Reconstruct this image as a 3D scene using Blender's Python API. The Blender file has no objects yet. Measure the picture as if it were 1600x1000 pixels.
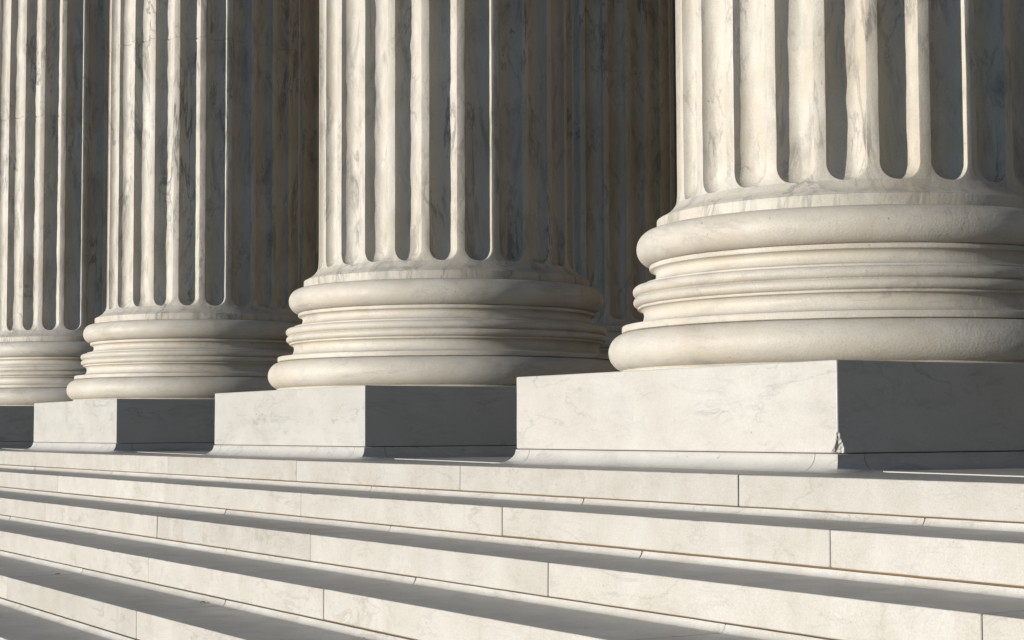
import bpy, bmesh, math, random
from mathutils import Vector, Matrix, noise
from math import sin, cos, pi, radians, sqrt

sc = bpy.context.scene
col = sc.collection
random.seed(7)

# ------------------------------------------------------------------ camera
YAW, PITCH, ROLL = radians(30.6514), radians(3.5593), radians(-0.2321)
F = Vector((-cos(YAW)*cos(PITCH), sin(YAW)*cos(PITCH), sin(PITCH)))
R0 = Vector((sin(YAW), cos(YAW), 0))
U0 = R0.cross(F)
R = R0*cos(ROLL)+U0*sin(ROLL)
U = -R0*sin(ROLL)+U0*cos(ROLL)
cd = bpy.data.cameras.new("camera")
cam = bpy.data.objects.new("camera", cd)
col.objects.link(cam)
m = Matrix((R, U, -F)).transposed().to_4x4()
m.translation = Vector((5.4067, -4.7095, 0.1728))
cam.matrix_world = m
cd.sensor_width = 36
cd.lens = 2759.86/1600*36
cd.clip_start = 0.1
cd.clip_end = 2000
sc.camera = cam

# ------------------------------------------------------------------ light
SUN_AZ = radians(-98.2)      # direction towards the sun, from +X towards +Y
SUN_EL = radians(6.0)
w = bpy.data.worlds.new("World")
sc.world = w
w.use_nodes = True
nt = w.node_tree
bg = nt.nodes['Background']
sky = nt.nodes.new('ShaderNodeTexSky')
sky.sky_type = 'NISHITA'
sky.sun_disc = False
sky.sun_elevation = SUN_EL
sky.sun_rotation = pi/2-SUN_AZ
sky.dust_density = 0.2
sky.ozone_density = 4.0
tintn = nt.nodes.new('ShaderNodeMix'); tintn.data_type = 'RGBA'; tintn.blend_type = 'MULTIPLY'
tintn.inputs[0].default_value = 1.0
tintn.inputs[7].default_value = (1.0, 1.0, 1.0, 1)      # camera white balance on the skylight
nt.links.new(sky.outputs[0], tintn.inputs[6])
nt.links.new(tintn.outputs[2], bg.inputs[0])
bg.inputs[1].default_value = 0.15
sd = bpy.data.lights.new("sun", 'SUN')
sd.energy = 5.0
sd.angle = radians(1.0)
sd.color = (1.0, 0.95, 0.872)
sun = bpy.data.objects.new("sun", sd)
col.objects.link(sun)
ts = Vector((cos(SUN_AZ)*cos(SUN_EL), sin(SUN_AZ)*cos(SUN_EL), sin(SUN_EL)))
sun.rotation_euler = ts.to_track_quat('Z', 'Y').to_euler()
sun.location = ts*30
sc.view_settings.view_transform = 'Standard'
sc.view_settings.look = 'None'
sc.view_settings.exposure = 0.18
sc.view_settings.gamma = 1.0
sc.cycles.max_bounces = 8
sc.cycles.diffuse_bounces = 5

# ------------------------------------------------------------------ helpers
def tag(o, label=None, cat=None, group=None, kind=None):
    if cat and not kind: kind = 'thing'
    for k, v in (('label', label), ('category', cat), ('group', group), ('kind', kind)):
        if v: o[k] = v
    return o

def obj(name, bm, mat, parent=None, loc=None, smooth=False):
    me = bpy.data.meshes.new(name)
    bm.normal_update()
    bm.to_mesh(me)
    bm.free()
    if mat: me.materials.append(mat)
    if smooth:
        for p in me.polygons: p.use_smooth = True
    o = bpy.data.objects.new(name, me)
    col.objects.link(o)
    if parent: o.parent = parent
    if loc: o.location = loc
    return o

def empty(name, loc):
    o = bpy.data.objects.new(name, None)
    col.objects.link(o)
    o.location = loc
    return o

def N(x, y, z, s=1.0):
    return noise.noise(Vector((x*s, y*s, z*s)))

# ------------------------------------------------------------------ materials
ALB = 0.60
def marble(name, base, dark, vein_col, vein=0.5, vein_scale=3.0, vein_w=0.03, streak=0.0,
           stretch=(1, 1, 1), tilt=(0, 0, 0), stain=0.25, stain_col=(0.50, 0.40, 0.28),
           rough=0.55, bump=0.3, bump_scale=90.0, bump2=0.0, bump2_scale=14.0, cloud_scale=1.3, drip=0.0, mask=(0.50, 0.68), speck=(0.95, 1.04), tintr=(0.955, 1.03), alb=1.0, turn=0.0):
    base, dark, vein_col, stain_col = [tuple(x*ALB*alb for x in c_) for c_ in (base, dark, vein_col, stain_col)]
    mt = bpy.data.materials.new(name)
    mt.use_nodes = True
    t = mt.node_tree
    n, l = t.nodes, t.links
    b = n['Principled BSDF']
    tc = n.new('ShaderNodeTexCoord')
    oi = n.new('ShaderNodeObjectInfo')
    mul = n.new('ShaderNodeVectorMath'); mul.operation = 'SCALE'
    cx = n.new('ShaderNodeCombineXYZ')
    m1 = n.new('ShaderNodeMath'); m1.operation = 'MULTIPLY'; m1.inputs[1].default_value = 91.7
    m2 = n.new('ShaderNodeMath'); m2.operation = 'MULTIPLY'; m2.inputs[1].default_value = -57.3
    l.new(oi.outputs['Random'], m1.inputs[0]); l.new(oi.outputs['Random'], m2.inputs[0])
    l.new(m1.outputs[0], cx.inputs[0]); l.new(m2.outputs[0], cx.inputs[1]); l.new(m1.outputs[0], cx.inputs[2])
    add = n.new('ShaderNodeVectorMath'); add.operation = 'ADD'
    l.new(tc.outputs['Object'], add.inputs[0]); l.new(cx.outputs[0], add.inputs[1])
    P = add.outputs[0]
    mp = n.new('ShaderNodeMapping')
    mp.inputs['Rotation'].default_value = tilt
    mp.inputs['Scale'].default_value = stretch
    l.new(P, mp.inputs['Vector'])
    if turn > 0:        # every block was cut from the bed at its own angle
        m3 = n.new('ShaderNodeMath'); m3.operation = 'MULTIPLY'; m3.inputs[1].default_value = 37.0
        m4 = n.new('ShaderNodeMath'); m4.operation = 'FRACT'
        m5 = n.new('ShaderNodeMath'); m5.operation = 'MULTIPLY_ADD'; m5.inputs[1].default_value = turn; m5.inputs[2].default_value = -turn/2
        cr = n.new('ShaderNodeCombineXYZ')
        l.new(oi.outputs['Random'], m3.inputs[0]); l.new(m3.outputs[0], m4.inputs[0]); l.new(m4.outputs[0], m5.inputs[0])
        l.new(m5.outputs[0], cr.inputs[1]); l.new(m5.outputs[0], cr.inputs[0])
        l.new(cr.outputs[0], mp.inputs['Rotation'])
    V = mp.outputs[0]
    def nz(vec, scale, detail=4, rough=0.55, dist=0.0):
        q = n.new('ShaderNodeTexNoise')
        q.inputs['Scale'].default_value = scale
        q.inputs['Detail'].default_value = detail
        q.inputs['Roughness'].default_value = rough
        q.inputs['Distortion'].default_value = dist
        l.new(vec, q.inputs['Vector'])
        return q.outputs['Fac']
    def rng(sock, a, b_, c, d):
        q = n.new('ShaderNodeMapRange')
        q.inputs[1].default_value = a; q.inputs[2].default_value = b_
        q.inputs[3].default_value = c; q.inputs[4].default_value = d
        l.new(sock, q.inputs[0]); return q.outputs[0]
    def math_(op, a, b_):
        q = n.new('ShaderNodeMath'); q.operation = op
        for i, s in enumerate((a, b_)):
            if isinstance(s, (int, float)): q.inputs[i].default_value = s
            else: l.new(s, q.inputs[i])
        return q.outputs[0]
    def mix(fac, a, b_, mode='MIX'):
        q = n.new('ShaderNodeMix'); q.data_type = 'RGBA'; q.blend_type = mode
        if isinstance(fac, float): q.inputs[0].default_value = fac
        else: l.new(fac, q.inputs[0])
        for i, s in ((6, a), (7, b_)):
            if isinstance(s, tuple): q.inputs[i].default_value = s+(1,)
            else: l.new(s, q.inputs[i])
        return q.outputs[2]
    cloud = rng(nz(P, cloud_scale, 6, 0.6, 0.4), 0.35, 0.68, 0.0, 1.0)
    c = mix(cloud, base, dark)
    # object to object tint
    tint = rng(oi.outputs['Random'], 0, 1, tintr[0], tintr[1])
    cc = n.new('ShaderNodeCombineColor')
    l.new(tint, cc.inputs[0]); l.new(tint, cc.inputs[1]); l.new(tint, cc.inputs[2])
    c = mix(1.0, c, cc.outputs[0], 'MULTIPLY')
    if stain > 0:
        s = rng(nz(P, 0.9, 5, 0.65, 0.6), 0.52, 0.78, 0.0, stain)
        c = mix(s, c, stain_col)
    if drip > 0:
        mp2 = n.new('ShaderNodeMapping'); mp2.inputs['Scale'].default_value = (9, 9, 0.5)
        l.new(P, mp2.inputs['Vector'])
        s = math_('MULTIPLY', rng(nz(mp2.outputs[0], 1.6, 4, 0.6), 0.56, 0.74, 0, 1), rng(nz(P, 0.8, 2), 0.45, 0.62, 0, drip))
        c = mix(s, c, stain_col)
    if streak > 0:
        s = math_('MULTIPLY', rng(nz(V, 4.0, 7, 0.68, 0.9), 0.50, 0.74, 0, 1), rng(nz(P, 1.1, 3), 0.38, 0.6, 0.15, streak))
        c = mix(s, c, vein_col)
    # hair veins: where a warped noise crosses its middle value
    for sc_, wd, am, o_ in ((vein_scale, vein_w, vein, 0.0), (vein_scale*2.3, vein_w*1.2, vein*0.6, 7.3)):
        ad = n.new('ShaderNodeVectorMath'); ad.operation = 'ADD'; ad.inputs[1].default_value = (o_, o_*1.7, -o_)
        l.new(V, ad.inputs[0])
        r = math_('ABSOLUTE', math_('SUBTRACT', nz(ad.outputs[0], sc_, 8, 0.62, 0.7), 0.5), 0)
        line = rng(r, 0.0, wd, 1.0, 0.0)
        msk = rng(nz(ad.outputs[0], sc_*0.9, 3), mask[0], mask[1], 0.0, am)
        c = mix(math_('MULTIPLY', line, msk), c, vein_col)
    # fine speckle
    sp = rng(nz(P, 160, 3, 0.6), 0.3, 0.7, speck[0], speck[1])
    cs = n.new('ShaderNodeCombineColor')
    for i in range(3): l.new(sp, cs.inputs[i])
    c = mix(1.0, c, cs.outputs[0], 'MULTIPLY')
    # tiny dark pits
    pit = math_('MULTIPLY', rng(nz(P, 38, 2, 0.5), 0.745, 0.77, 0, 1), 0.55)
    c = mix(pit, c, (0.16, 0.14, 0.11))
    l.new(c, b.inputs['Base Color'])
    rr = rng(nz(P, 7, 4), 0.3, 0.7, rough-0.08, rough+0.1)
    l.new(rr, b.inputs['Roughness'])
    b.inputs['Specular IOR Level'].default_value = 0.35
    bp = n.new('ShaderNodeBump')
    bp.inputs['Strength'].default_value = bump
    bp.inputs['Distance'].default_value = 0.004
    h = nz(P, bump_scale, 5, 0.6)
    l.new(h, bp.inputs['Height'])
    if bump2 > 0:
        bp2 = n.new('ShaderNodeBump')
        bp2.inputs['Strength'].default_value = bump2
        bp2.inputs['Distance'].default_value = 0.02
        l.new(nz(P, bump2_scale, 4, 0.6), bp2.inputs['Height'])
        l.new(bp.outputs[0], bp2.inputs['Normal'])
        l.new(bp2.outputs[0], b.inputs['Normal'])
    else:
        l.new(bp.outputs[0], b.inputs['Normal'])
    return mt

WHITE = (0.72, 0.672, 0.600)
CREAM = (0.66, 0.610, 0.530)
GREY = (0.30, 0.29, 0.275)
M_step = marble("step_marble", (0.775, 0.738, 0.675), (0.685, 0.635, 0.555), (0.36, 0.31, 0.255), vein=0.50, vein_scale=3.7,
                vein_w=0.020, mask=(0.43, 0.68), turn=1.9, stain=0.24, stain_col=(0.55, 0.455, 0.33), rough=0.55, bump=0.30, bump_scale=130,
                stretch=(0.6, 0.8, 1.5), tilt=(0, 0.4, 0.2), drip=0.50, cloud_scale=4.5, speck=(0.88, 1.06), tintr=(0.89, 1.05))
M_plinth = marble("plinth_marble", (0.78, 0.745, 0.685), (0.71, 0.67, 0.605), (0.26, 0.26, 0.255), streak=0.28, vein=0.55, vein_scale=2.9,
                  vein_w=0.018, mask=(0.48, 0.68), stain=0.10, rough=0.45, bump=0.13, bump_scale=140, stretch=(0.55, 0.55, 1.9),
                  tilt=(0, 0.25, 0.3), cloud_scale=3.0, speck=(0.92, 1.05))
M_base = marble("base_marble", alb=1.15, base=(0.785, 0.725, 0.63), dark=(0.69, 0.615, 0.505), vein_col=(0.34, 0.34, 0.335), vein=0.45, vein_scale=2.6, vein_w=0.03,
                mask=(0.50, 0.70), streak=0.55, stain=0.38, stain_col=(0.56, 0.44, 0.29), rough=0.55, bump=0.38, bump_scale=100,
                bump2=0.07, bump2_scale=22, stretch=(0.6, 0.6, 2.4), tilt=(0.15, 0.2, 0), cloud_scale=2.2, speck=(0.90, 1.05))
M_shaft = marble("shaft_marble", alb=1.10, base=(0.79, 0.735, 0.645), dark=(0.67, 0.60, 0.49), vein_col=(0.12, 0.12, 0.12), vein=0.75, vein_scale=2.2, vein_w=0.026,
                 mask=(0.46, 0.66), streak=0.62, stain=0.34, stain_col=(0.54, 0.43, 0.29), rough=0.55, bump=0.40, bump_scale=100,
                 bump2=0.09, bump2_scale=18, stretch=(1.6, 1.6, 0.45), tilt=(0.50, 0.35, 0), cloud_scale=1.8, speck=(0.90, 1.05))
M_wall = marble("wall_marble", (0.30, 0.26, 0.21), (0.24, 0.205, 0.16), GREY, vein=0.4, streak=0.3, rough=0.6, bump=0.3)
M_pave = marble("pavement_stone", (0.42, 0.41, 0.39), (0.34, 0.33, 0.31), GREY, vein=0.3, rough=0.7, bump=0.3)

def flat(name, c, rough=0.9):
    mt = bpy.data.materials.new(name); mt.use_nodes = True
    b = mt.node_tree.nodes['Principled BSDF']
    nn = mt.node_tree.nodes.new('ShaderNodeTexNoise'); nn.inputs['Scale'].default_value = 60
    rp = mt.node_tree.nodes.new('ShaderNodeValToRGB')
    rp.color_ramp.elements[0].color = tuple(x*0.6 for x in c)+(1,)
    rp.color_ramp.elements[1].color = tuple(x*1.3 for x in c)+(1,)
    mt.node_tree.links.new(nn.outputs['Fac'], rp.inputs[0])
    mt.node_tree.links.new(rp.outputs[0], b.inputs['Base Color'])
    b.inputs['Roughness'].default_value = rough
    return mt
M_mortar = flat("mortar", (0.15, 0.095, 0.04))
M_grass = flat("lawn", (0.06, 0.08, 0.03))

# ------------------------------------------------------------------ measured layout
W = 2.5            # plinth width
HJ, HP = 0.0719, 0.4477
D0, T, HS, CO = 0.5244, 0.4127, 0.1513, 0.0266
COLX = {3: -1.25, 2: -5.5525, 1: -10.3117, 0: -14.6142, 4: 3.0525, 5: 7.355, -1: -18.92}
ROW = (1.25, 5.58)

# ------------------------------------------------------------------ stairs
def prof_extrude(prof, x0, x1, bev=0.0025, nose=None, nz_amp=0.0011):
    """prof: closed list of (y, z); extruded along X; vertical end edges eased."""
    bm = bmesh.new()
    L = x1-x0
    ns = max(2, int(L/0.022))
    xs = [x0, x0+bev]+[x0+L*i/ns for i in range(1, ns)]+[x1-bev, x1]
    n = len(prof)
    cy = sum(p[0] for p in prof)/n; cz = sum(p[1] for p in prof)/n
    rows = []
    for i, x in enumerate(xs):
        end = i in (0, len(xs)-1)
        row = []
        for (y, z) in prof:
            if end:
                y += bev*(1 if y < cy else -1); z += bev*(1 if z < cz else -1)
            else:
                z0_, y0_ = z, y
                y += nz_amp*N(x*9, y*5, z*30)
                z += nz_amp*0.6*N(x*8, y*5+9, z*30)
                if nose is not None:
                    dn = abs(y0_-nose[0])+abs(z0_-nose[1])
                    if dn < 0.012:
                        wv = 0.0016*max(0, N(x*2.3, nose[1]*7, 3)+0.25)
                        ch = max(0, N(x*11, nose[1]*31, 1.7)-0.48)*0.020+max(0, N(x*37, nose[1]*53, 4.1)-0.48)*0.010
                        y += wv+ch; z -= (wv+ch)*0.8
            row.append(bm.verts.new((x, y, z)))
        rows.append(row)
    for a, b in zip(rows, rows[1:]):
        for j in range(n):
            k = (j+1) % n
            bm.faces.new((a[j], b[j], b[k], a[k]))
    bm.faces.new(rows[0]); bm.faces.new(list(reversed(rows[-1])))
    bmesh.ops.recalc_face_normals(bm, faces=bm.faces[:])
    return bm

def arc(cy, cz, r, a0, a1, n):
    return [(cy+r*cos(a0+(a1-a0)*i/n), cz+r*sin(a0+(a1-a0)*i/n)) for i in range(n+1)]

NST = 17
YF = lambda i: -D0-i*T
GAP = 0.0052
def step_profile(i, back=None):
    y, zt, zb = YF(i), -i*HS, -(i+1)*HS+CO+GAP
    e = 0.004
    p = [(y+0.002, zb), (y, zb+0.003)]
    p += arc(y+e, zt-e, e, pi, pi/2, 3)
    if i == 0:
        p += [(back, zt), (back, zb)]
    else:
        yb = YF(i-1)
        rc = CO
        # cove rising to the riser above
        p += [(yb-rc*0.9-0.004, zt)]
        p += [(yb-rc*0.85+rc*0.85*sin(a), zt+rc*(1-cos(a))) for a in [pi/2*k/7 for k in range(1, 8)]]
        p[-1] = (yb+0.0004, zt+CO-0.001)
        p += [(yb+0.12, zt+CO-0.001), (yb+0.12, zb)]
    return p

stairs = tag(empty('stone_staircase', (0, 0, 0)), 'long white marble staircase rising to the column plinths, sunlit risers and grey treads', 'staircase')
known = {0: [-8.78, -6.32, -4.13, -2.16, 0.03], 1: [-7.53, -5.22, -3.13, -1.05, 1.03],
         2: [-6.38, -4.18, -2.09, -0.02, 2.09], 3: [-5.23, -3.12, -1.04], 4: [-4.2, -2.08]}
XL, XR = -44.0, 14.0
for i in range(NST):
    st = empty('step', (0, 0, 0)); st.parent = stairs
    ks = list(known.get(i, [-3.1-1.03*(i-4)+random.uniform(-.1, .1)]))
    while ks[0] > XL+2.2: ks.insert(0, ks[0]-2.1-random.uniform(-.08, .08))
    while ks[-1] < XR-2.2: ks.append(ks[-1]+2.1+random.uniform(-.05, .05))
    edges = [XL]+ks+[XR]
    for a, b in zip(edges, edges[1:]):
        xm = (a+b)/2
        if i > 6 and (xm < -14 or xm > 9): continue
        g = 0.0016+0.0012*random.random()
        bm = prof_extrude(step_profile(i, 0.35), a+g, b-g, nose=(YF(i), -i*HS))
        bmesh.ops.translate(bm, verts=bm.verts, vec=(-xm, -YF(i), i*HS))
        obj('step_block', bm, M_step, st, (xm, YF(i)+random.uniform(-.0015, .0015), -i*HS+random.uniform(-.0009, .0007)))
    if i > 6:
        for a, b in ((XL, -13), (8, XR)):
            pass
# mortar core behind the joints (keeps light out of the gaps)
bm = bmesh.new()
pr = []
for i in range(NST):
    pr += [(YF(i)+0.022, -i*HS-0.02), (YF(i)+0.022, -(i+1)*HS-0.02)]
pr = [(3.0, -0.03)]+pr+[(3.0, pr[-1][1])]
va = [bm.verts.new((XL+0.01, y, z)) for y, z in pr]; vb = [bm.verts.new((XR-0.01, y, z)) for y, z in pr]
for j in range(len(pr)):
    k = (j+1) % len(pr); bm.faces.new((va[j], vb[j], vb[k], va[k]))
bm.faces.new(va); bm.faces.new(list(reversed(vb)))
bmesh.ops.recalc_face_normals(bm, faces=bm.faces[:])
obj('mortar_bed', bm, M_mortar, stairs)

# ------------------------------------------------------------------ ground and portico floor
def poly_slab(pts, z0, z1, bev=0.002):
    bm = bmesh.new()
    f = bm.faces.new([bm.verts.new((x, y, z0)) for x, y in pts])
    r = bmesh.ops.extrude_face_region(bm, geom=[f])
    for v in r['geom']:
        if isinstance(v, bmesh.types.BMVert): v.co.z = z1
    bmesh.ops.recalc_face_normals(bm, faces=bm.faces[:])
    return bm
zg = -NST*HS
bm = bmesh.new()
bm.faces.new([bm.verts.new(p) for p in ((-900, YF(NST-1)-0.0, zg), (-900, -900, zg), (900, -900, zg), (900, YF(NST-1)-0.0, zg))])
bm.faces.new([bm.verts.new(p) for p in ((-900, 900, zg-0.01), (-900, YF(NST-1), zg-0.01), (900, YF(NST-1), zg-0.01), (900, 900, zg-0.01))])
bmesh.ops.recalc_face_normals(bm, faces=bm.faces[:])
for f in bm.faces:
    if f.normal.z < 0: f.normal_flip()
tag(obj('plaza_ground', bm, M_pave), kind='structure')
# the floor between the plinths: one slab strip per bay, its front edge a few mm proud, skewed as in the photo
bmf = bmesh.new()
xs = sorted(COLX.values())
def add_poly(bm, pts, z0, z1):
    vb = [bm.verts.new((x, y, z0)) for x, y in pts]; vt = [bm.verts.new((x, y, z1)) for x, y in pts]
    n = len(pts)
    for j in range(n):
        k = (j+1) % n; bm.faces.new((vb[j], vb[k], vt[k], vt[j]))
    bm.faces.new(vt); bm.faces.new(list(reversed(vb)))
FZ = 0.0034
for a, b in zip(xs, xs[1:]):
    x0, x1 = a+W/2+0.085, b-W/2-0.05
    add_poly(bmf, [(x0, 0.16), (x0+0.05, 0.135), (x1, -0.075), (x1+0.03, -0.04), (x1+0.03, 2.6), (x0, 2.6)], -0.02, FZ)
add_poly(bmf, [(XL, 2.604), (XR, 2.604), (XR, 10.2), (XL, 10.2)], -0.03, FZ-0.003)
add_poly(bmf, [(XL, 0.352), (xs[0]-W/2, 0.352), (xs[0]-W/2, 2.6), (XL, 2.6)], -0.03, FZ-0.003)
add_poly(bmf, [(xs[-1]+W/2, 0.352), (XR, 0.352), (XR, 2.6), (xs[-1]+W/2, 2.6)], -0.03, FZ-0.003)
bmesh.ops.recalc_face_normals(bmf, faces=bmf.faces[:])
tag(obj('portico_floor', bmf, M_step), kind='structure')

# ------------------------------------------------------------------ column parts
RSH = 0.9016
APO = [(1.218, 0.995), (1.224, 0.990), (1.232, 0.972), (1.244, 0.953), (1.258, 0.936), (1.272, 0.923), (1.29, 0.912),
       (1.31, 0.906), (1.348, 0.902), (1.40, RSH), (4.0, RSH), (8.0, 0.875), (13.2, 0.78)]
def rsurf(z):
    for (a, ra), (b, rb) in zip(APO, APO[1:]):
        if z <= b: return ra+(rb-ra)*max(0, (z-a))/(b-a)
    return APO[-1][1]
HW = radians(15*0.775/2)      # half angle of a flute
WF = HW*RSH
FB = 1.280                    # lowest point of the flutes
KD = 0.80
def make_shaft(joint, seed):
    """fluted shaft, 24 flutes with rounded ends; one structured grid per flute"""
    bm = bmesh.new()
    z0 = FB+WF
    NU, NF = 12, 4            # faces across flute / across fillet
    # rows: list of (z, halfwidth ratio, depth ratio)
    rows = []
    for z in (1.218, 1.222, 1.232, 1.246, 1.262): rows.append((z, None))
    for k in range(0, 10):
        ph = pi/2*(1-k/10)
        rows.append((z0-WF*0.92*sin(ph), ph))
    z = z0
    while z < 4.6:
        rows.append((z, 0.0)); z += 0.022
    while z < 13.2:
        rows.append((z, 0.0)); z += 0.12
    rows.append((13.2, 0.0))
    # joint groove
    rows = [r for r in rows if abs(r[0]-joint) > 0.012]
    for dz in (-0.0085, -0.003, 0.003, 0.0085): rows.append((joint+dz, 0.0))
    rows.sort(key=lambda r: r[0])
    per = NU+NF
    ncol = 24*per
    grid = []
    for (z, ph) in rows:
        cap = 1.0 if ph is None else max(0.0, cos(ph))**0.85
        if ph is None: cap = 0.0
        if ph is not None and ph > 1.5: cap = 0.0
        g = 0.005 if abs(z-joint) < 0.004 else 0.0
        rz = rsurf(z)
        row = []
        for f in range(24):
            # half widths with slow hand-cut wobble
            sd = seed*13.7+f*3.1
            wl = HW*cap*(1+0.012*N(sd, 0, z*2.6)+0.014*N(sd, 5, z*9))
            wr = HW*cap*(1+0.012*N(sd+1.5, 0, z*2.6)+0.014*N(sd+1.5, 5, z*9))
            c = radians(15*f)
            for k in range(per):
                if k <= NU:
                    s = -cos(pi*k/NU)      # -1..1, dense near the edges
                    ang = c+(wl*s if s < 0 else wr*s)
                    d = KD*WF*cap*sqrt(max(0, 1-s*s))
                    if 0 < k < NU:
                        d *= 1+0.06*N(sd+s, 3, z*3.2)+0.06*N(sd, s*3, z*10)
                    # worn arris
                    ww = 0.0010+0.0012*N(sd+k*2, 8, z*6)
                    if k in (0, NU): d += ww*(1 if cap > 0 else 0)
                else:
                    a0 = c+wr; nx = radians(15*(f+1))
                    sd2 = seed*13.7+((f+1) % 24)*3.1
                    w2 = HW*cap*(1+0.012*N(sd2, 0, z*2.6)+0.014*N(sd2, 5, z*9))
                    a1 = nx-w2
                    tt = (k-NU)/NF
                    # first and last fillet columns hug the arris
                    tt = (0, 0.10, 0.5, 0.90)[k-NU] if cap > 0 else tt
                    ang = a0+(a1-a0)*tt
                    d = 0.0
                r = rz-d-g+0.0009*N(cos(ang)*9, sin(ang)*9+seed, z*5)
                row.append(bm.verts.new((r*cos(ang), r*sin(ang), z)))
        grid.append(row)
    for a, b in zip(grid, grid[1:]):
        for j in range(ncol):
            k = (j+1) % ncol
            bm.faces.new((a[j], a[k], b[k], b[j]))
    bm.faces.new(grid[-1])
    # cincture (the plain band under the flutes)
    prof = [(0.985, 1.158), (0.997, 1.1585), (1.0045, 1.161), (1.006, 1.166), (1.006, 1.208), (1.0045, 1.214), (0.9985, 1.2178), (0.994, 1.2182)]
    lathe(bm, prof, 336, seed)
    bmesh.ops.remove_doubles(bm, verts=bm.verts[:], dist=0.00005)
    return bm

def lathe(bm, prof, n, seed, amp=0.0012, closed=False):
    rows = []
    for (r, z) in prof:
        row = []
        for j in range(n):
            a = 2*pi*j/n
            q = amp*(N(cos(a)*r*6, sin(a)*r*6+seed*3, z*14)+0.6*N(cos(a)*r*25, sin(a)*r*25, z*30+seed))
            row.append(bm.verts.new(((r+q)*cos(a), (r+q)*sin(a), z+0.5*q)))
        rows.append(row)
    for a, b in zip(rows, rows[1:]):
        for j in range(n):
            k = (j+1) % n
            bm.faces.new((a[j], a[k], b[k], b[j]))
    return rows

def el(cr, cz, ra, rz, a0, a1, n):
    return [(cr+ra*cos(radians(a0+(a1-a0)*i/n)), cz+rz*sin(radians(a0+(a1-a0)*i/n))) for i in range(n+1)]

def make_base(seed):
    bm = bmesh.new()
    p = []
    p += [(1.10, HP+0.0005), (1.196, HP+0.0005), (1.199, HP+0.003), (1.199, HP+0.0085), (1.190, HP+0.010)]
    p += el(1.156, 0.5535, 0.097, 0.0955, -72, 84, 20)
    p += [(1.178, 0.6495), (1.1835, 0.652), (1.1850, 0.656), (1.1850, 0.678), (1.183, 0.682), (1.176, 0.6835)]
    p += [(1.140, 0.6845), (1.112, 0.687), (1.094, 0.694), (1.081, 0.706), (1.0745, 0.722), (1.0725, 0.738), (1.0755, 0.752), (1.083, 0.762), (1.094, 0.767)]
    p += [(1.1035, 0.768), (1.105, 0.770), (1.105, 0.777), (1.103, 0.7795)]
    p += el(1.103, 0.8045, 0.024, 0.0235, -80, 80, 9)
    p += el(1.105, 0.857, 0.0245, 0.0265, -80, 84, 9)
    p += [(1.078, 0.8855), (1.0765, 0.888), (1.0765, 0.894), (1.074, 0.8965)]
    p += [(1.048, 0.899), (1.031, 0.905), (1.019, 0.916), (1.0125, 0.930), (1.0115, 0.943), (1.016, 0.954), (1.026, 0.961), (1.038, 0.9645)]
    p += [(1.0425, 0.966), (1.044, 0.969), (1.044, 0.984), (1.042, 0.9875), (1.034, 0.989)]
    p += el(1.030, 1.0735, 0.079, 0.0845, -82, 82, 18)
    p += [(0.985, 1.158)]
    lathe(bm, p, 300, seed, 0.0013)
    return bm

def make_plinth(chip=False):
    bm = bmesh.new()
    h = W/2
    z0, z1 = HJ+0.0035, HP
    e = 0.006
    # rings of the box side, with eased vertical corners and top edge
    def ring(ins, z, n=26):
        pts = []
        a = h-ins
        c = e
        for s in range(4):
            R_ = Matrix.Rotation(s*pi/2, 2)
            for k in range(n):
                t = -a+c+(2*a-2*c)*k/(n-1)
                pts.append(R_ @ Vector((a, t)))
            pts.append(R_ @ Vector((a-c*0.3, a-c*0.3)))
        return [(p.x, p.y, z) for p in pts]
    zs = [(0.003, z0), (0, z0+0.003)]+[(0, z0+0.012+(z1-e-z0-0.012)*k/12) for k in range(13)]+[(e*0.3, z1-e*0.3), (e, z1)]
    rows = []
    for ins, z in zs:
        row = []
        for (x, y, zz) in ring(ins, z):
            q = 0.0010*N(x*7, y*7, zz*7)
            v = Vector((x*(1+q/h), y*(1+q/h), zz))
            row.append(bm.verts.new(v))
        rows.append(row)
    for a, b in zip(rows, rows[1:]):
        for j in range(len(a)):
            k = (j+1) % len(a); bm.faces.new((a[j], a[k], b[k], b[j]))
    bm.faces.new(rows[-1]); bm.faces.new(list(reversed(rows[0])))
    if chip:
        # broken-off lower corner at (+h, -h)
        fs = [f for f in bm.faces if all((v.co - Vector((h, -h, z0))).length < 0.35 for v in f.verts)]
        es = {e_ for f in fs for e_ in f.edges}
        bmesh.ops.subdivide_edges(bm, edges=list(es), cuts=14, use_grid_fill=True)
        for v in bm.verts:
            d = (v.co-Vector((h, -h, z0-0.01)))
            dd = sqrt(d.x*d.x+d.y*d.y)
            c3 = v.co.copy()
            lim = 0.036*(1-max(0, d.z-0.012)/0.085)+0.012*N(c3.x*34, c3.y*34, c3.z*34)+0.006*N(c3.x*80, c3.y*80, c3.z*80)
            if dd < lim:
                f = (lim-dd)
                v.co += Vector((-1, 1, 0.10)).normalized()*f*0.9
                v.co += Vector((N(c3.x*90, c3.y*90, c3.z*90), N(c3.y*90+5, c3.z*90, c3.x*90), 0.6*N(c3.z*90, c3.x*90+9, c3.y*90)))*0.0015
    return bm

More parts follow.
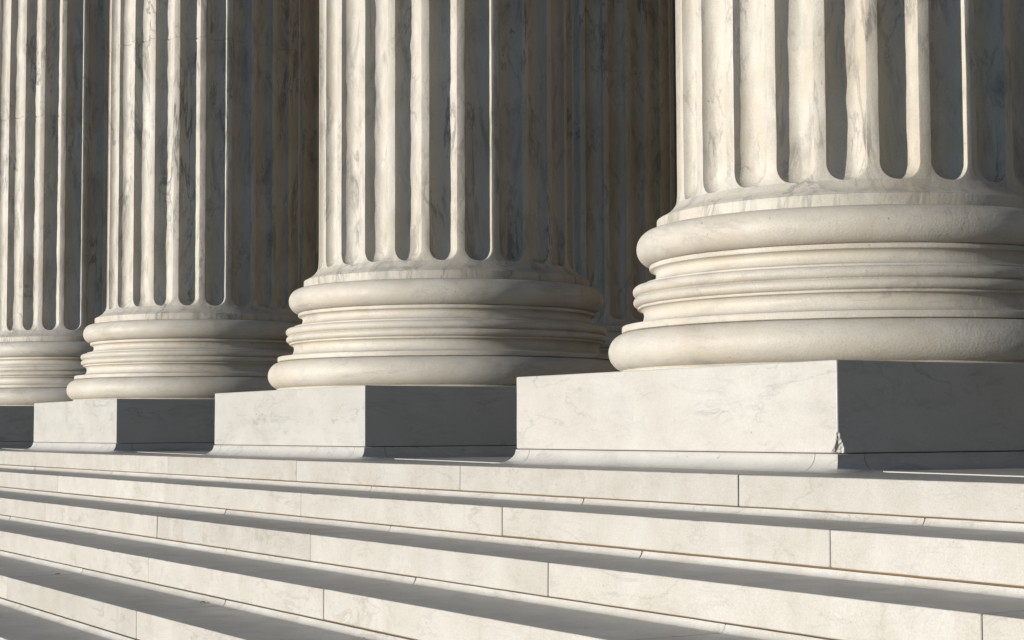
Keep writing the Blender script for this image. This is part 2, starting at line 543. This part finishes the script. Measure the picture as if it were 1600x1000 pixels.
def cove_pt(t):           # t 0..1 from top (against plinth) to floor; returns (outward, z)
    a = t*pi/2
    rc = HJ-0.003
    return (0.003+rc*1.12*(1-cos(a)), HJ-0.003-(rc)*sin(a))
def make_cove():
    """stone course with a hollow cove curving out from under the plinth to the floor; corner stones are separate"""
    bm = bmesh.new()
    h = W/2
    cs = 0.135
    prof = [(-0.12, HJ), (-0.001, HJ), (0.0015, HJ-0.001)]+[cove_pt(k/9) for k in range(10)]
    prof += [(prof[-1][0]+0.004, -0.002), (prof[-1][0]+0.004, -0.03), (-0.12, -0.03)]
    n = len(prof)
    g = 0.0016
    def sweep(stations):
        rows = [[bm.verts.new(f(o, z)) for (o, z) in prof] for f in stations]
        for a, b in zip(rows, rows[1:]):
            for j in range(n):
                k = (j+1) % n; bm.faces.new((a[j], a[k], b[k], b[j]))
        bm.faces.new(rows[0]); bm.faces.new(list(reversed(rows[-1])))
    for s in range(4):
        R3 = Matrix.Rotation(s*pi/2, 3, 'Z')
        def side(t): return lambda o, z: R3 @ Vector((h+o, t, z))
        ts = [-h+cs+g+(2*h-2*cs-2*g)*k/8 for k in range(9)]
        sweep([side(t) for t in ts])
        sweep([side(h-cs+g), side(h-cs*0.5), lambda o, z: R3 @ Vector((h+o, h+o, z)),
               lambda o, z: R3 @ Vector((h-cs*0.5, h+o, z)), lambda o, z: R3 @ Vector((h-cs+g, h+o, z))])
    bmesh.ops.recalc_face_normals(bm, faces=bm.faces[:])
    return bm

def make_capital():
    bm = bmesh.new()
    prof = [(0.78, 13.2), (0.83, 13.22), (0.85, 13.26), (0.83, 13.30), (0.76, 13.32), (0.77, 13.9), (0.84, 14.5), (0.98, 14.85), (1.10, 14.95)]
    lathe(bm, prof, 48, 1, 0.0)
    for tier, (zb, zt, rr) in enumerate(((13.32, 13.95, 0.80), (13.6, 14.45, 0.84))):
        for k in range(8):
            a = 2*pi*(k+0.5*tier)/8
            rows = []
            for q in range(7):
                t = q/6
                wd = 0.24*(1-0.55*t*t); rad = rr+0.02+0.22*max(0, t-0.55)**1.3*2; z = zb+(zt-zb)*sin(t*pi*0.55)/sin(pi*0.55)
                rows.append([bm.verts.new((rad*cos(a)-s*wd*sin(a)-0.05*abs(s)*cos(a), rad*sin(a)+s*wd*cos(a)-0.05*abs(s)*sin(a), z)) for s in (-1, -.5, 0, .5, 1)])
            for r1, r2 in zip(rows, rows[1:]):
                for j in range(4): bm.faces.new((r1[j], r1[j+1], r2[j+1], r2[j]))
    # abacus with hollow sides
    ring = []
    for s in range(4):
        for k in range(9):
            t = -1+2*k/8
            ring.append(Matrix.Rotation(s*pi/2, 2) @ Vector((1.02+0.20*t*t, 1.22*t*(1 if abs(t) < 1 else 0.94))))
    lo = [bm.verts.new((p.x, p.y, 14.95)) for p in ring]; hi = [bm.verts.new((p.x*1.04, p.y*1.04, 15.15)) for p in ring]
    for j in range(len(ring)):
        k = (j+1) % len(ring); bm.faces.new((lo[j], lo[k], hi[k], hi[j]))
    bm.faces.new(hi); bm.faces.new(list(reversed(lo)))
    return bm

# shared meshes
def mesh_of(bm, name, mat, smooth, sharp=32):
    me = bpy.data.meshes.new(name)
    bm.normal_update()
    if smooth:
        lim = radians(sharp)
        for e in bm.edges:
            if len(e.link_faces) == 2 and e.calc_face_angle(0) > lim: e.smooth = False
        for f in bm.faces: f.smooth = True
    bm.to_mesh(me); bm.free(); me.materials.append(mat)
    return me
SH = [mesh_of(make_shaft(j, s), 'shaft', M_shaft, True, 30) for j, s in ((3.70, 1), (3.665, 2), (3.84, 3))]
BA = [mesh_of(make_base(s), 'base', M_base, True, 38) for s in (1, 2)]
PL = mesh_of(make_plinth(), 'plinth', M_plinth, False)
PLC = mesh_of(make_plinth(True), 'plinth', M_plinth, False)
CV = mesh_of(make_cove(), 'cove_course', M_plinth, True, 40)
CP = mesh_of(make_capital(), 'capital', M_base, True)
bm = bmesh.new(); bmesh.ops.create_cube(bm, size=1)
for v in bm.verts: v.co = Vector((v.co.x*(W-0.05), v.co.y*(W-0.05), HJ+0.002+v.co.z*0.008))
MJ = mesh_of(bm, 'mortar_joint', M_mortar, False)

def part(name, me, parent, rot=0):
    o = bpy.data.objects.new(name, me); col.objects.link(o); o.parent = parent; o.rotation_euler.z = rot
    return o
def column(x, y, label, group, shaft, base, chip=False, rot=0):
    t = tag(empty('stone_column', (x, y, 0)), label, 'column', group)
    part('cove_course', CV, t)
    part('mortar_joint', MJ, t)
    part('plinth', PLC if chip else PL, t)
    part('base', BA[base], t, rot*0.7)
    part('shaft', SH[shaft], t, rot)
    part('capital', CP, t)
    return t
FR = 'front row of fluted marble columns'
BR = 'back row of fluted marble columns'
Q = radians(15)
column(COLX[3], ROW[0], 'nearest sunlit fluted column at the right, its square plinth chipped at the lower corner', FR, 0, 0, True, 0)
column(COLX[2], ROW[0], 'sunlit fluted column in the centre, second nearest, whole base and plinth in view', FR, 0, 1, False, Q*5)
column(COLX[1], ROW[0], 'sunlit fluted column left of the central one, drum joint high on its shaft', FR, 0, 0, False, Q*11)
column(COLX[0], ROW[0], 'farthest front column at the left edge of the photo, lower base half cut off', FR, 1, 1, False, Q*7)
column(COLX[-1], ROW[0], 'front column beyond the farthest visible one, outside the left of the photo', FR, 0, 1, False, Q*2)
column(COLX[4], ROW[0], 'front column beyond the nearest one, outside the right of the photo', FR, 0, 0, False, Q*3)
column(COLX[5], ROW[0], 'end front column outside the right of the photo', FR, 0, 0, False, Q*8)
column(COLX[1], ROW[1], 'shaded back row column seen between the central and the nearest column', BR, 2, 0, False, Q*4)
column(COLX[-1], ROW[1], 'dark shaded back row column glimpsed just left of the central column', BR, 2, 1, False, Q*9)
for k, lb in ((0, 'shaded back row column hidden behind the central column'), (2, 'back row column hidden behind the nearest column'),
              (3, 'back row column behind and right of the nearest column'), (4, 'back row column outside the right of the photo'),
              (5, 'end back row column outside the right of the photo')):
    column(COLX[k], ROW[1], lb, BR, 2, k % 2, False, Q*(k+1))

# ------------------------------------------------------------------ the wall behind and the roof
WY = 9.6
bm = bmesh.new()
def bx(bm, x0, x1, y0, y1, z0, z1):
    v = [bm.verts.new((x, y, z)) for z in (z0, z1) for x, y in ((x0, y0), (x1, y0), (x1, y1), (x0, y1))]
    for f in ((0, 3, 2, 1), (4, 5, 6, 7), (0, 1, 5, 4), (1, 2, 6, 5), (2, 3, 7, 6), (3, 0, 4, 7)): bm.faces.new([v[i] for i in f])
z = 0.0; k = 0
while z < 15:
    h = 0.93
    x = -40.0-(k % 2)*0.9
    while x < 13:
        bx(bm, x+0.003, x+1.8-0.003, WY, WY+0.5, z+0.003, z+h-0.003)
        x += 1.8
    z += h; k += 1
bld = tag(empty('portico_building', (0, 0, 0)), 'dark shaded ashlar building wall and roof behind and above the two rows of columns', 'building')
wall = bld
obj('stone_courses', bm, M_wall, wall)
bm = bmesh.new(); bx(bm, -41, 14.5, WY+0.012, WY+0.6, 0, 15.3); obj('mortar_core', bm, M_mortar, wall)
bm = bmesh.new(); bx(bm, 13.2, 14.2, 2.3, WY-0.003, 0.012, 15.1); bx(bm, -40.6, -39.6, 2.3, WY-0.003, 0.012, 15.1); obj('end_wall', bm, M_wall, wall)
roof = empty('roof', (0, 0, 15.15)); roof.parent = bld
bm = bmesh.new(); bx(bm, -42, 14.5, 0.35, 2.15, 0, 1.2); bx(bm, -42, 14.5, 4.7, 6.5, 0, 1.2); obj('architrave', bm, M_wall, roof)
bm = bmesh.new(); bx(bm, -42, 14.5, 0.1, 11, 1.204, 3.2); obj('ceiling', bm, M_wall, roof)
bm = bmesh.new(); bx(bm, -42.6, 15, -0.7, 11, 3.204, 3.9); obj('cornice', bm, M_base, roof)

# ------------------------------------------------------------------ dry leaf scraps blown onto the treads
M_leaf = flat("dry_leaf", (0.09, 0.06, 0.035))
M_leaf2 = flat("orange_leaf", (0.42, 0.17, 0.08))
def leaf(x, y, z, L, mat, label, rot):
    bm = bmesh.new()
    n = 9
    top = []
    for i in range(n):
        t = i/(n-1)
        wv = L*0.28*sin(pi*t)**0.8*(1+0.25*N(t*5, rot, 1))
        cz = L*0.07*sin(pi*t)+0.0008
        a = [Vector((L*(t-0.5), s_*wv, cz+abs(s_)*L*0.09)) for s_ in (-1, 0, 1)]
        top.append(a)
    up = [[bm.verts.new(p+Vector((0, 0, 0.0007))) for p in a] for a in top]
    dn = [[bm.verts.new(p) for p in a] for a in top]
    for i in range(n-1):
        for j in range(2):
            bm.faces.new((up[i][j], up[i+1][j], up[i+1][j+1], up[i][j+1]))
            bm.faces.new((dn[i][j], dn[i][j+1], dn[i+1][j+1], dn[i+1][j]))
        for j in (0, 2):
            bm.faces.new((up[i][j], up[i+1][j], dn[i+1][j], dn[i][j]))
    bmesh.ops.remove_doubles(bm, verts=bm.verts[:], dist=0.0001)
    bmesh.ops.recalc_face_normals(bm, faces=bm.faces[:])
    o = obj('dry_leaf', bm, mat, None, (x, y, z))
    o.rotation_euler.z = rot
    tag(o, label, 'leaf', 'dry leaf scraps on the stair treads')
leaf(-2.268, -1.80, -4*HS, 0.030, M_leaf, 'dark dry leaf scrap on the lower tread near the bottom middle of the stairs', 0.5)
leaf(-4.22, -1.896, -4*HS, 0.028, M_leaf, 'small dark leaf scrap on the shaded tread at the lower left', 1.2)
leaf(-5.665, -1.42, -3*HS, 0.024, M_leaf, 'tiny dark leaf scrap one tread higher at the left', -0.4)
leaf(-0.642, -1.80, -4*HS, 0.018, M_leaf2, 'tiny orange leaf scrap at the bottom edge of the photo', 0.2)
